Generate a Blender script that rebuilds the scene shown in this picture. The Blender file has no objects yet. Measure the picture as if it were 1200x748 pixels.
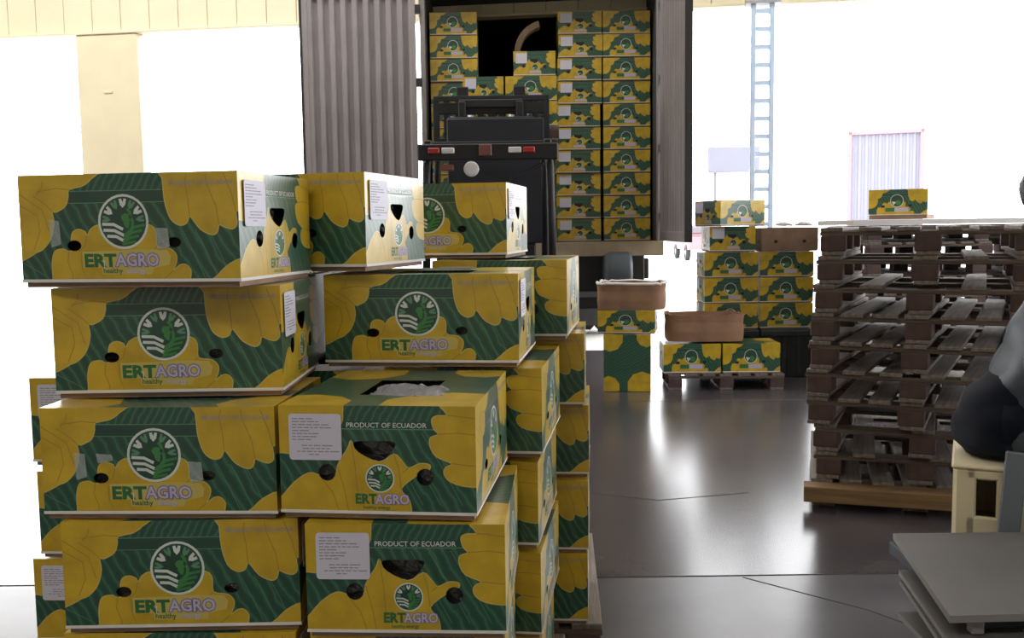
import bpy, bmesh, math, random
from mathutils import Vector, Matrix
from mathutils.geometry import delaunay_2d_cdt
random.seed(7)
R = math.radians
S = bpy.context.scene
COL = S.collection

# ------------------------------------------------------------------ camera, sky, fill lights, exposure
cam = bpy.data.cameras.new('camera')
cam.sensor_width = 36.0
cam.lens = 1150 / 1200 * 36
cam.clip_end = 400
co = bpy.data.objects.new('camera', cam)
COL.objects.link(co)
fw = Vector((0, math.cos(R(5.27)), -math.sin(R(5.27))))
up0 = Vector((0, math.sin(R(5.27)), math.cos(R(5.27))))
cx = math.cos(R(.8)) * Vector((1, 0, 0)) - math.sin(R(.8)) * up0
cu = math.sin(R(.8)) * Vector((1, 0, 0)) + math.cos(R(.8)) * up0
M = Matrix((cx, cu, -fw)).transposed().to_4x4()
M.translation = (0, 0, 1.42)
co.matrix_world = M
S.camera = co

w = bpy.data.worlds.new('overcast_sky')
S.world = w
w.use_nodes = True
nt = w.node_tree
bg = nt.nodes['Background']
bg.inputs[0].default_value = (0.97, 0.98, 1.0, 1)
bg.inputs[1].default_value = 8.0

S.view_settings.view_transform = 'Standard'
S.view_settings.look = 'None'
S.view_settings.exposure = 0.0
S.view_settings.gamma = 1.0
S.view_settings.use_curve_mapping = False

def lamp(name, loc, sx, sy, power, rot=(0, 0, 0), col=(1, .97, .92)):
    l = bpy.data.lights.new(name, 'AREA')
    l.shape = 'RECTANGLE'
    l.size, l.size_y, l.energy, l.color = sx, sy, power, col
    o = bpy.data.objects.new(name, l)
    COL.objects.link(o)
    o.location = loc
    o.rotation_euler = rot
    return o
# fill lights added under the unseen ceiling for the header and carton fronts
lamp('roof_fill', (-4.5, 8.8, 6.7), 7, .8, 400)
lamp('roof_fill', (4.5, 8.2, 6.7), 7, .8, 130)
lamp('roof_fill', (-3.0, -2.5, 6.8), 6, 1.5, 215)
lamp('roof_fill', (3.5, -2.5, 6.8), 6, 1.5, 50)

# ------------------------------------------------------------------ materials
MATS = {}
def mat(name, col, rough=.6, metal=0., var=.0, vscale=20., bump=0., bscale=60., spec=.5, stretch=None, col2=None, trans=0.):
    if name in MATS:
        return MATS[name]
    m = bpy.data.materials.new(name)
    m.use_nodes = True
    t = m.node_tree
    b = t.nodes['Principled BSDF']
    b.inputs['Roughness'].default_value = rough
    b.inputs['Metallic'].default_value = metal
    b.inputs['Specular IOR Level'].default_value = spec
    c = (*col, 1)
    b.inputs['Base Color'].default_value = c
    tc = t.nodes.new('ShaderNodeTexCoord')
    src = tc.outputs['Object']
    if stretch:
        mp = t.nodes.new('ShaderNodeMapping')
        mp.inputs['Scale'].default_value = stretch
        t.links.new(src, mp.inputs[0])
        src = mp.outputs[0]
    if var > 0 or col2:
        n = t.nodes.new('ShaderNodeTexNoise')
        n.inputs['Scale'].default_value = vscale
        n.inputs['Detail'].default_value = 5
        t.links.new(src, n.inputs['Vector'])
        r = t.nodes.new('ShaderNodeValToRGB')
        r.color_ramp.elements[0].position = .32
        r.color_ramp.elements[1].position = .68
        a = col2 or tuple(x * (1 - var) for x in col)
        d = col if col2 else tuple(min(1, x * (1 + var)) for x in col)
        r.color_ramp.elements[0].color = (*a, 1)
        r.color_ramp.elements[1].color = (*d, 1)
        t.links.new(n.outputs[0], r.inputs[0])
        t.links.new(r.outputs[0], b.inputs['Base Color'])
    if bump > 0:
        n2 = t.nodes.new('ShaderNodeTexNoise')
        n2.inputs['Scale'].default_value = bscale
        n2.inputs['Detail'].default_value = 4
        t.links.new(src, n2.inputs['Vector'])
        bu = t.nodes.new('ShaderNodeBump')
        bu.inputs['Strength'].default_value = bump
        bu.inputs['Distance'].default_value = .01
        t.links.new(n2.outputs[0], bu.inputs['Height'])
        t.links.new(bu.outputs[0], b.inputs['Normal'])
    MATS[name] = m
    return m

def leaf_mat(name, ang, k):
    """printed banana leaf: fine slanted veins, from the print's own UV coordinates in metres"""
    m = bpy.data.materials.new(name)
    m.use_nodes = True
    t = m.node_tree
    b = t.nodes['Principled BSDF']
    b.inputs['Roughness'].default_value = .36
    uv = t.nodes.new('ShaderNodeUVMap')
    mp = t.nodes.new('ShaderNodeMapping')
    mp.inputs['Rotation'].default_value = (0, 0, ang)
    mp.inputs['Scale'].default_value = (1, 1, 1)
    t.links.new(uv.outputs[0], mp.inputs[0])
    wv = t.nodes.new('ShaderNodeTexWave')
    wv.bands_direction = 'X'
    wv.inputs['Scale'].default_value = k
    wv.inputs['Distortion'].default_value = 3.0
    wv.inputs['Detail'].default_value = 2
    wv.inputs['Detail Scale'].default_value = 1.5
    t.links.new(mp.outputs[0], wv.inputs['Vector'])
    n = t.nodes.new('ShaderNodeTexNoise')
    n.inputs['Scale'].default_value = 9
    t.links.new(uv.outputs[0], n.inputs['Vector'])
    r = t.nodes.new('ShaderNodeValToRGB')
    e = r.color_ramp.elements
    e[0].position, e[0].color = .1, (.012, .060, .040, 1)
    e[1].position, e[1].color = .8, (.018, .085, .050, 1)
    x = e.new(.97)
    x.color = (.045, .15, .085, 1)
    t.links.new(wv.outputs[1], r.inputs[0])
    mx = t.nodes.new('ShaderNodeMixRGB')
    mx.blend_type = 'MULTIPLY'
    mx.inputs[0].default_value = .5
    t.links.new(r.outputs[0], mx.inputs[1])
    r2 = t.nodes.new('ShaderNodeValToRGB')
    r2.color_ramp.elements[0].color = (.55, .55, .6, 1)
    r2.color_ramp.elements[1].color = (1.3, 1.3, 1.2, 1)
    t.links.new(n.outputs[0], r2.inputs[0])
    t.links.new(r2.outputs[0], mx.inputs[2])
    t.links.new(mx.outputs[0], b.inputs['Base Color'])
    MATS[name] = m
    return m

INK = ['leaf_upper', 'leaf_lower', 'deep_green', 'pale_green', 'yellow', 'ochre', 'pale_yellow', 'white_ink', 'lilac_ink',
       'white_board', 'hole', 'logo_green', 'sticker', 'grey_ink', 'kraft', 'brand_green', 'violet_ink']
leaf_mat('leaf_upper', R(28), 22)
leaf_mat('leaf_lower', R(-30), 14)
mat('deep_green', (.010, .050, .034), .42)
mat('pale_green', (.10, .26, .15), .42)
mat('yellow', (.54, .355, .016), .36, var=.16, vscale=16)
mat('ochre', (.30, .20, .02), .45)
mat('pale_yellow', (.56, .45, .11), .4)
mat('white_ink', (.62, .68, .64), .45)
mat('lilac_ink', (.50, .46, .64), .45)
mat('violet_ink', (.20, .17, .30), .45)
mat('white_board', (.72, .70, .68), .7)
mat('hole', (.010, .010, .012), .6)  # near-black that paints the shade inside holes on distant cartons
mat('logo_green', (.05, .22, .06), .45)
mat('sticker', (.62, .60, .72), .5)
mat('grey_ink', (.26, .26, .32), .6)
mat('kraft', (.27, .17, .12), .8, var=.15, vscale=12, bump=.1)
mat('brand_green', (.030, .150, .050), .45)
mat('film', (.26, .26, .30), .2, bump=.8, bscale=45, spec=.8)
mat('bag', (.035, .033, .04), .25, bump=.8, bscale=50, spec=.8)

# ------------------------------------------------------------------ mesh helpers
for k_ in ('leaf_upper', 'leaf_lower', 'deep_green', 'pale_green', 'yellow', 'pale_yellow', 'white_ink', 'ochre'):
    b_ = MATS[k_].node_tree.nodes['Principled BSDF']
    b_.inputs['Coat Weight'].default_value = .5      # varnished print
    b_.inputs['Coat Roughness'].default_value = .3
    b_.inputs['Coat IOR'].default_value = 1.5

class MB:
    def __init__(s):
        s.v, s.f, s.mi, s.mats, s.sm = [], [], [], [], []
    def mid(s, m):
        m = MATS[m] if isinstance(m, str) else m
        if m not in s.mats:
            s.mats.append(m)
        return s.mats.index(m)
    def add(s, vs, fs, m, smooth=False, X=None):
        o = len(s.v)
        s.v += [tuple(X @ Vector(p)) if X else tuple(p) for p in vs]
        k = s.mid(m)
        for f in fs:
            s.f.append(tuple(i + o for i in f))
            s.mi.append(k)
            s.sm.append(smooth)
        return s
    def box(s, c, d, m, ch=0., rot=None):
        """chamfered box: centre, full size"""
        X = Matrix.Translation(c) @ (rot.to_4x4() if rot is not None else Matrix())
        hx, hy, hz = d[0] / 2, d[1] / 2, d[2] / 2
        if ch <= 0:
            vs = [(x, y, z) for x in (-hx, hx) for y in (-hy, hy) for z in (-hz, hz)]
            return s.add(vs, [(0, 1, 3, 2), (4, 6, 7, 5), (0, 4, 5, 1), (2, 3, 7, 6), (0, 2, 6, 4), (1, 5, 7, 3)], m, X=X)
        bm = bmesh.new()
        bmesh.ops.create_cube(bm, size=1)
        bmesh.ops.scale(bm, vec=d, verts=bm.verts)
        bmesh.ops.bevel(bm, geom=bm.edges[:], offset=min(ch, min(d) * .45), segments=1, affect='EDGES', profile=.5)
        vs = [v.co.copy() for v in bm.verts]
        for i, v in enumerate(bm.verts):
            v.index = i
        fs = [[v.index for v in f.verts] for f in bm.faces]
        bm.free()
        return s.add(vs, fs, m, X=X)
    def tube(s, pts, r, m, n=10, cap=True, smooth=True):
        """round bar through points; r a number or one per point"""
        pts = [Vector(p) for p in pts]
        rs = r if isinstance(r, (list, tuple)) else [r] * len(pts)
        vs, fs = [], []
        for i, p in enumerate(pts):
            d = (pts[min(i + 1, len(pts) - 1)] - pts[max(i - 1, 0)]).normalized()
            a = d.orthogonal().normalized() if i == 0 else (a - d * a.dot(d)).normalized()
            b = d.cross(a)
            for k in range(n):
                t = 2 * math.pi * k / n
                vs.append(p + (a * math.cos(t) + b * math.sin(t)) * rs[i])
        for i in range(len(pts) - 1):
            for k in range(n):
                fs.append((i * n + k, i * n + (k + 1) % n, (i + 1) * n + (k + 1) % n, (i + 1) * n + k))
        s.add(vs, fs, m, smooth)
        if cap:
            o = len(s.v) - len(vs)
            for base, rev in ((0, True), ((len(pts) - 1) * n, False)):
                f = [o + base + k for k in range(n)]
                s.f.append(tuple(reversed(f)) if rev else tuple(f))
                s.mi.append(s.mid(m))
                s.sm.append(False)
        return s
    def lathe(s, prof, m, n=24, X=None, smooth=True):
        """profile of (radius, height) round Z"""
        vs, fs = [], []
        for r, z in prof:
            for k in range(n):
                t = 2 * math.pi * k / n
                vs.append((r * math.cos(t), r * math.sin(t), z))
        for i in range(len(prof) - 1):
            for k in range(n):
                fs.append((i * n + k, i * n + (k + 1) % n, (i + 1) * n + (k + 1) % n, (i + 1) * n + k))
        return s.add(vs, fs, m, smooth, X)
    def prism(s, poly, z0, z1, m):
        n = len(poly)
        vs = [(x, y, z0) for x, y in poly] + [(x, y, z1) for x, y in poly]
        fs = [tuple(reversed(range(n))), tuple(range(n, 2 * n))] + [(i, (i + 1) % n, n + (i + 1) % n, n + i) for i in range(n)]
        return s.add(vs, fs, m)
    def mesh(s, name):
        me = bpy.data.meshes.new(name)
        me.from_pydata([tuple(v) for v in s.v], [], s.f)
        for m in s.mats:
            me.materials.append(m)
        me.polygons.foreach_set('material_index', s.mi)
        me.polygons.foreach_set('use_smooth', s.sm)
        me.update()
        return me
    def build(s, name, parent=None, loc=None, rz=0):
        return link(name, s.mesh(name), parent, loc, rz)

def link(name, me, parent=None, loc=None, rz=0):
    o = bpy.data.objects.new(name, me)
    COL.objects.link(o)
    if parent:
        o.parent = parent
    if loc is not None:
        o.location = loc
    o.rotation_euler = (0, 0, rz)
    return o
def empty(name, loc, rz=0):
    o = bpy.data.objects.new(name, None)
    o.empty_display_size = .1
    COL.objects.link(o)
    o.location = loc
    o.rotation_euler = (0, 0, rz)
    return o
def tag(o, label=None, cat=None, group=None, kind=None):
    if label: o['label'] = label
    if cat: o['category'] = cat
    if group: o['group'] = group
    if kind: o['kind'] = kind
    return o
def copy_tree(o, parent=None):
    c = o.copy()
    COL.objects.link(c)
    if parent:
        c.parent = parent
    for ch in [x for x in o.children]:
        copy_tree(ch, c)
    return c

# ------------------------------------------------------------------ the setting
mat('concrete', (.080, .072, .078), .22, col2=(.052, .046, .052), vscale=1.6, bump=.05, bscale=5, spec=.4)
mat('worn_concrete', (.12, .115, .13), .30, col2=(.07, .066, .076), vscale=1.8, bump=.08, bscale=5, spec=.4)
mat('joint', (.03, .03, .03), .9)
mat('apron', (.62, .62, .60), .9, var=.08, vscale=.6)
mat('cream_paint', (.84, .76, .56), .6, var=.03, vscale=3)
mat('cream_panel', (.84, .76, .57), .55, var=.03, vscale=2)
mat('hall_paint', (.62, .58, .48), .8)

# concrete floor: poured slabs with sawn joints
fl = MB().box((-.2, 1.6, -.06), (17.6, 19.4, .06), 'joint').build('floor')
tag(fl, kind='structure')
xs = [-9, -5.2, -1.2, 2.9, 8.6]
ys = [-8, -4.1, -.1, 3.88, 7.9, 11.3]
for i in range(4):
    for j in range(5):
        x0, x1, y0, y1 = xs[i] + .004, xs[i + 1] - .004, ys[j] + .004, ys[j + 1] - .004
        MB().box(((x0 + x1) / 2, (y0 + y1) / 2, -.02), (x1 - x0, y1 - y0, .04), 'concrete' if j >= 3 else 'worn_concrete', .004).build('floor_slab', fl)
for a_, b_ in (((.92, 3.86), (1.30, 3.50)), ((1.30, 3.50), (1.62, 3.02)), ((.10, 5.3), (.75, 5.0)), ((.75, 5.0), (1.25, 5.12))):
    A_, B_ = Vector((*a_, 0)), Vector((*b_, 0))
    d_ = B_ - A_
    MB().box((0, 0, .0006), (d_.length, .006, .0012), 'joint').build('floor_crack', fl, (A_ + B_) / 2, math.atan2(d_.y, d_.x))
# yard outside
tag(MB().box((0, 56.3, -.09), (240, 90, .1), 'apron').build('ground'), kind='structure')
tag(MB().box((60.0, 1.6, -.09), (102.6, 19.3, .1), 'apron').build('side_yard'), kind='structure')

# back wall: line from (-6.07, 12.0) to (3.2, 10.7); header 3.8 m up, bays open to daylight
WD = Vector((9.27, -1.3, 0)).normalized()
wang = math.atan2(WD.y, WD.x)
def wallp(x):
    return Vector((x, 12.0 + (x + 6.07) * WD.y / WD.x, 0))
wb = empty('wall_back', wallp(0), wang)
tag(wb, kind='structure')
L0, L1 = -9.3, 8.9
MB().box(((L0 + L1) / 2, .16, 5.4), (L1 - L0, .12, 3.2), 'cream_paint').build('header_core', wb)
k = 0
xx = L0
while xx < L1:
    MB().box((xx + .18, .08, 5.4), (.353, .04, 3.2), 'cream_panel', .006).build('wall_panel', wb)
    xx += .36
MB().box(((L0 + L1) / 2, .09, 3.785), (L1 - L0, .18, .03), 'cream_paint', .004).build('header_edge', wb)
for a, b in ((-5.13 + .0, -4.36),):
    pa, pb = wallp(a), wallp(b)
    la, lb = (pa - wallp(0)).dot(WD), (pb - wallp(0)).dot(WD)
    MB().box(((la + lb) / 2, .12, 1.885), (lb - la, .2, 3.77), 'cream_paint', .01).build('wall_pier', wb)
    MB().box(((la + lb) / 2, .012, 3.1), (.10, .012, .03), 'cream_panel', .003).build('wall_bracket', wb)
tag(MB().box((-9.05, 1.9, 3.5), (.1, 20, 7), 'hall_paint').build('wall_left'), kind='structure')
wr = tag(MB().box((8.55, .2, 5.4), (.1, 16.4, 3.2), 'hall_paint').build('wall_right'), kind='structure')  # unseen wall, set close with open bays to brighten right-hand faces
for yy in (1.2, 5.0, 8.1):
    MB().box((8.55, yy, 1.9), (.16, .5, 3.8), 'hall_paint').build('wall_pier', wr)
MB().box((8.55, -3.5, 1.9), (.1, 9.0, 3.8), 'hall_paint').build('wall_panel', wr)
tag(MB().box((-.2, -8.05, 3.5), (17.6, .1, 7), 'hall_paint').build('wall_front'), kind='structure')
tag(MB().box((-.2, 2.2, 7.05), (17.8, 20.6, .1), 'hall_paint').build('ceiling'), kind='structure')

# blue battened steel post in the right-hand opening
mat('blue_steel', (.58, .72, .92), .5, var=.04, vscale=6)
mat('grey_steel', (.42, .42, .45), .5)
px = 2.70
p = wallp(px)
post = empty('steel_post', (p.x, p.y - .13, 0), wang)
tag(post, 'blue battened steel post with square openings standing in the bright opening', 'post')
for sx in (-1, 1):
    MB().box((sx * .097, 0, 1.87), (.05, .1, 3.74), 'blue_steel', .006).build('chord', post)
bat = MB().box((0, 0, 0), (.15, .09, .045), 'blue_steel', .004).mesh('batten')
z = .12
while z < 3.7:
    link('batten', bat, post, (0, 0, z))
    z += .187
MB().box((0, 0, 3.76), (.36, .18, .03), 'grey_steel', .004).build('cap_plate', post)
MB().box((0, 0, .012), (.34, .24, .024), 'grey_steel', .004).build('base_plate', post)

# ------------------------------------------------------------------ printed banana cartons
BL, BW, BH = .494, .404, .236
BASE = .012       # strip of the inner tray that shows under the lid
LH = BH - BASE

def spline(pts, n=4):
    """closed Catmull-Rom through pts"""
    out = []
    N = len(pts)
    for i in range(N):
        p0, p1, p2, p3 = (Vector(pts[(i + q) % N]) for q in (-1, 0, 1, 2))
        for j in range(n):
            t = j / n
            out.append(tuple(.5 * ((2 * p1) + (p2 - p0) * t + (2 * p0 - 5 * p1 + 4 * p2 - p3) * t * t + (3 * p1 - p0 - 3 * p2 + p3) * t ** 3)))
    return out
def stroke(pts, wd, closed=False):
    P = [Vector(p) for p in pts]
    if closed:
        P.append(P[0])
    l, r = [], []
    for i, p in enumerate(P):
        d = P[min(i + 1, len(P) - 1)] - P[max(i - 1, 0)]
        if closed and i in (0, len(P) - 1):
            d = P[1] - P[-2]
        if d.length < 1e-9:
            continue
        n = Vector((-d.y, d.x)).normalized() * wd / 2
        l.append(tuple(p + n))
        r.append(tuple(p - n))
    return l + r[::-1]
def circ(x, y, r, n=20, ry=None):
    return [(x + r * math.cos(2 * math.pi * i / n), y + (ry or r) * math.sin(2 * math.pi * i / n)) for i in range(n)]
def inside(poly, x, y):
    c = False
    j = len(poly) - 1
    for i in range(len(poly)):
        xi, yi = poly[i]
        xj, yj = poly[j]
        if (yi > y) != (yj > y) and x < (xj - xi) * (y - yi) / (yj - yi) + xi:
            c = not c
        j = i
    return c

def logo(cx_, cy_, r, fine):
    """round emblem: white ring, dark disc, white and green leaflets, ploughed field, curled shoot"""
    L = [(circ(cx_, cy_, r, 28 if fine else 14), 'white_ink'), (circ(cx_, cy_, r * .91, 28 if fine else 14), 'deep_green')]
    if not fine:
        L.append((circ(cx_ + .2 * r, cy_ - .3 * r, r * .4, 8), 'logo_green'))
        L.append(([(cx_ - .75 * r, cy_ - .1 * r), (cx_ - .1 * r, cy_ - .2 * r), (cx_ - .5 * r, cy_ - .7 * r)], 'white_ink'))
        return L
    for a, m, sc in ((90, 'white_ink', 1), (146, 'white_ink', 1), (34, 'white_ink', 1), (118, 'pale_green', .85), (62, 'pale_green', .85),
                     (172, 'pale_green', .8), (8, 'pale_green', .8)):
        ca, sa = math.cos(R(a)), math.sin(R(a))
        q = lambda d, s_: (cx_ + r * (ca * d - sa * s_ * sc), cy_ + r * (sa * d + ca * s_ * sc))
        L.append(([q(.50, 0), q(.62, .11), q(.82, .15), q(.84, .05), q(.70, 0), q(.84, -.05), q(.82, -.15), q(.62, -.11)], m))
    for k_, (y0, x0) in enumerate(((-.08, -.84), (-.30, -.80), (-.52, -.66))):
        L.append((stroke([(cx_ + r * x0, cy_ + r * y0), (cx_ + r * (x0 * .45), cy_ + r * (y0 - .02)), (cx_ + r * (-.02 + .03 * k_), cy_ + r * (y0 - .20))], r * .11), 'white_ink'))
    for k_ in range(4):
        L.append((stroke([(cx_ + r * (.84 - .12 * k_), cy_ + r * (-.12 - .2 * k_)), (cx_ + r * (.45 - .08 * k_), cy_ + r * (-.20 - .19 * k_)),
                          (cx_ + r * (.02 - .03 * k_), cy_ + r * (-.52 - .1 * k_))], r * .10), 'logo_green'))
    sp = [(cx_ + r * (.10 + (.36 - .0035 * t) * math.cos(R(t)) - .12), cy_ + r * (.10 + (.34 - .003 * t) * math.sin(R(t)))) for t in range(-60, 250, 22)]
    L.append((stroke(sp, r * .12), 'logo_green'))
    L.append((spline([(cx_ + .05 * r, cy_ + .25 * r), (cx_ + .24 * r, cy_ + .1 * r), (cx_ + .2 * r, cy_ - .25 * r), (cx_ + .02 * r, cy_ - .1 * r)], 2), 'logo_green'))
    return L

def bunch(pts, divs, T, fine):
    P = [T(*p) for p in pts]
    q = spline(P, 3 if fine else 1)
    L = [(q, 'yellow')]
    if fine:
        L.append((stroke(q, .0022, True), 'pale_yellow'))
        for d in divs:
            L.append((stroke([T(*p) for p in d], .0016), 'ochre'))
    return L

def art_long(fine):
    T = lambda X, Y: ((10 + X / 4.444) / 274 * BL, (130 - Y / 4.444) / 133 * LH)
    L = []
    # upper and lower halves of the leaf, with the midrib
    L.append(([(-.01, T(0, 112)[1]), (BL + .01, T(0, 112)[1]), (BL + .01, LH + .01), (-.01, LH + .01)], 'leaf_upper'))
    L.append(([T(-60, 82), T(1200, 82), T(1200, 143), T(-60, 143)], 'deep_green'))
    for yy in (80, 145):
        L.append(([T(-60, yy - 2), T(1200, yy - 2), T(1200, yy + 2), T(-60, yy + 2)], 'pale_green'))
    if fine:
        L.append((stroke([T(-40, 470), T(50, 520), T(140, 580)], .0012), 'pale_green'))
        for x0 in (870, 940, 1010):
            L.append((stroke([T(x0, 300), T(x0 + 60, 430), T(x0 + 110, 560)], .0011), 'pale_green'))
    L += bunch([(-80, -40), (400, -40), (375, 15), (325, 52), (250, 70), (243, 110), (225, 160), (170, 192), (148, 190), (155, 250), (135, 330), (95, 385), (40, 415), (-80, 430)],
               [[(250, 70), (170, 62), (60, 80)], [(150, 190), (110, 150), (40, 100)], [(-40, 150), (60, 210), (70, 300), (30, 400)], [(-40, 90), (90, 180), (125, 300)], [(100, 20), (90, 60), (60, 95)]], T, fine)
    L += bunch([(120, 640), (128, 560), (130, 470), (150, 408), (200, 395), (228, 408), (250, 400), (248, 350), (258, 305), (295, 288), (332, 302), (342, 322), (385, 272),
                (545, 250), (690, 268), (725, 310), (728, 385), (800, 400), (832, 440), (822, 490), (808, 520), (845, 490), (880, 487), (905, 522), (898, 580), (910, 640)],
               [[(230, 408), (222, 470), (245, 540), (240, 600)], [(340, 322), (325, 380), (290, 410)], [(808, 520), (760, 560), (750, 600)], [(300, 420), (300, 500), (330, 600)], [(728, 385), (700, 410)]], T, fine)
    L += bunch([(752, -60), (768, 20), (778, 140), (806, 235), (852, 273), (893, 265), (911, 228), (925, 240), (968, 298), (1028, 328), (1058, 312), (1068, 275), (1095, 286), (1138, 298), (1164, 270), (1160, 205), (1184, 180), (1190, -60)],
               [[(911, 228), (905, 130), (890, 40), (900, 0)], [(1068, 275), (1055, 180), (1010, 60), (1000, 0)], [(1160, 205), (1140, 110), (1100, 0)]], T, fine)
    L += bunch([(1020, 590), (1050, 545), (1105, 492), (1180, 455), (1260, 450), (1260, 620)], [], T, fine)
    lx, ly = T(547, 250)
    L += logo(lx, ly, 140 / 4.444 / 274 * BL, fine)
    for x, y, rx, ry in ((265, 378, 40, 30), (822, 365, 38, 28)):
        hx, hy = T(x, y)
        L.append((circ(hx, hy, rx / 4.444 / 274 * BL, 14 if fine else 7, ry / 4.444 / 133 * LH), 'hole'))
    txt = []
    if fine:
        pl = [T(*q) for q in ((308, 412), (505, 408), (600, 400), (780, 405), (800, 440), (790, 485), (700, 505), (690, 538), (415, 538), (412, 500), (310, 500))]
        L.append((pl, 'pale_yellow'))
        x0, y0 = T(315, 494)
        txt = [('ERT', x0, y0, .0265, 'brand_green', 1.17, 0), ('AGRO', T(496, 0)[0], y0 + .001, .0262, 'violet_ink', .94, 3), ('AGRO', T(496, 0)[0], y0 + .001, .0262, 'lilac_ink', .94, 1),
               ('1', T(418, 0)[0], y0 - .004, .018, 'white_ink', .7, 2), ('healthy', T(420, 0)[0], T(0, 531)[1], .0115, 'brand_green', .95, 1),
               ('energy', T(555, 0)[0], T(0, 531)[1], .0115, 'lilac_ink', .95, 1), ('PRODUCT OF ECUADOR', T(800, 0)[0], T(0, 58)[1], .0092, 'grey_ink', .98, 0)]
    else:
        L.append(([T(310, 415), T(500, 415), T(500, 500), T(310, 500)], 'brand_green'))
        L.append(([T(500, 415), T(785, 415), T(785, 500), T(500, 500)], 'lilac_ink'))
    return L, txt

def art_end(fine):
    T = lambda X, Y: ((X - 30) / 1000 * BW, (650 - Y) / 575 * LH)
    L = []
    L.append(([T(0, 178), T(1060, 178), T(1060, 20), T(0, 20)], 'leaf_upper'))
    L.append(([T(0, 158), T(1060, 158), T(1060, 198), T(0, 198)], 'deep_green'))
    L.append(([T(0, 196), T(1060, 196), T(1060, 201), T(0, 201)], 'pale_green'))
    if fine:
        for x0 in (560, 650, 760, 850, 930):
            L.append((stroke([T(x0, 215), T(x0 + 90, 380), T(x0 + 200, 600)], .0012), 'pale_green'))
    L += bunch([(-30, 20), (200, 10), (352, 20), (362, 110), (350, 180), (250, 290), (120, 330), (40, 330), (-40, 300)], [], T, fine)
    L += bunch([(1120, 20), (868, 60), (872, 95), (890, 122), (840, 125), (812, 145), (822, 195), (845, 222), (805, 240), (802, 285), (832, 340), (908, 376), (880, 395), (868, 425), (890, 465), (950, 492), (1040, 500), (1120, 480)],
               [[(845, 222), (940, 215), (1030, 225)], [(908, 376), (980, 385), (1030, 390)], [(890, 122), (960, 130), (1030, 140)]], T, fine)
    L += bunch([(-40, 700), (-40, 620), (30, 570), (100, 490), (178, 437), (232, 448), (262, 470), (320, 440), (328, 400), (352, 350), (385, 300), (402, 258), (425, 300), (540, 372), (620, 328), (660, 365), (692, 402), (745, 378), (790, 380),
                (802, 395), (785, 418), (722, 450), (652, 515), (690, 568), (702, 640), (700, 700)],
               [[(402, 258), (420, 400), (430, 560)], [(330, 400), (360, 520), (380, 640)], [(232, 448), (300, 540), (330, 640)], [(620, 330), (640, 400), (652, 515)], [(692, 402), (660, 430)]], T, fine)
    lx, ly = T(545, 460)
    L += logo(lx, ly, 74 / 1000 * BW, fine)
    for x, y, r in ((275, 432, 44), (775, 450, 44)):
        hx, hy = T(x, y)
        L.append((circ(hx, hy, r / 1000 * BW, 14 if fine else 7), 'hole'))
    L.append((spline([T(*q) for q in ((418, 268), (520, 262), (622, 266), (612, 310), (546, 368), (440, 322))], 3 if fine else 1), 'hole'))
    txt = []
    if fine:
        txt = [('PRODUCT OF ECUADOR', T(378, 0)[0], T(0, 190)[1], .0105, 'white_ink', 1.0, 0),
               ('ERT', T(415, 0)[0], T(0, 596)[1], .0205, 'brand_green', .92, 0), ('AGRO', T(520, 0)[0], T(0, 596)[1], .0205, 'violet_ink', .86, 3), ('AGRO', T(520, 0)[0], T(0, 596)[1], .0205, 'lilac_ink', .86, 1),
               ('healthy energy', T(455, 0)[0], T(0, 625)[1], .0072, 'brand_green', .95, 1)]
    else:
        L.append(([T(415, 545), T(680, 545), T(680, 600), T(415, 600)], 'lilac_ink'))
        L.append(([T(85, 120), T(355, 120), T(355, 365), T(85, 365)], 'sticker'))
    return L, txt

def art_top(fine):
    L = [(circ(.03, .05, .12, 10), 'yellow'), (circ(.45, .33, .13, 10), 'yellow'), (circ(.46, .04, .10, 10), 'yellow'), (circ(.02, .37, .09, 10), 'yellow')]
    if fine:
        L.append(([(.15, .13), (.35, .13), (.35, .28), (.15, .28)], 'hole'))
    return L, []
def art_kraft(wd, fine):
    return [([(-1, -1), (2, -1), (2, 2), (-1, 2)], 'kraft'), (circ(wd * .25, LH * .38, .017, 10), 'hole'), (circ(wd * .75, LH * .38, .017, 10), 'hole')], []

TXT = {}
def text_tris(s, off=.012):
    """outline letters as flat triangles, height 1 = capital height"""
    if (s, off) in TXT:
        return TXT[s, off]
    cu_ = bpy.data.curves.new('t', 'FONT')
    cu_.body = s
    cu_.resolution_u = 2
    cu_.offset = off
    o = bpy.data.objects.new('t', cu_)
    me = o.to_mesh()
    V = [(v.co.x / .72, v.co.y / .72) for v in me.vertices]
    F = [tuple(p.vertices) for p in me.polygons]
    o.to_mesh_clear()
    bpy.data.objects.remove(o)
    bpy.data.curves.remove(cu_)
    TXT[s, off] = (V, F)
    return TXT[s, off]

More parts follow.
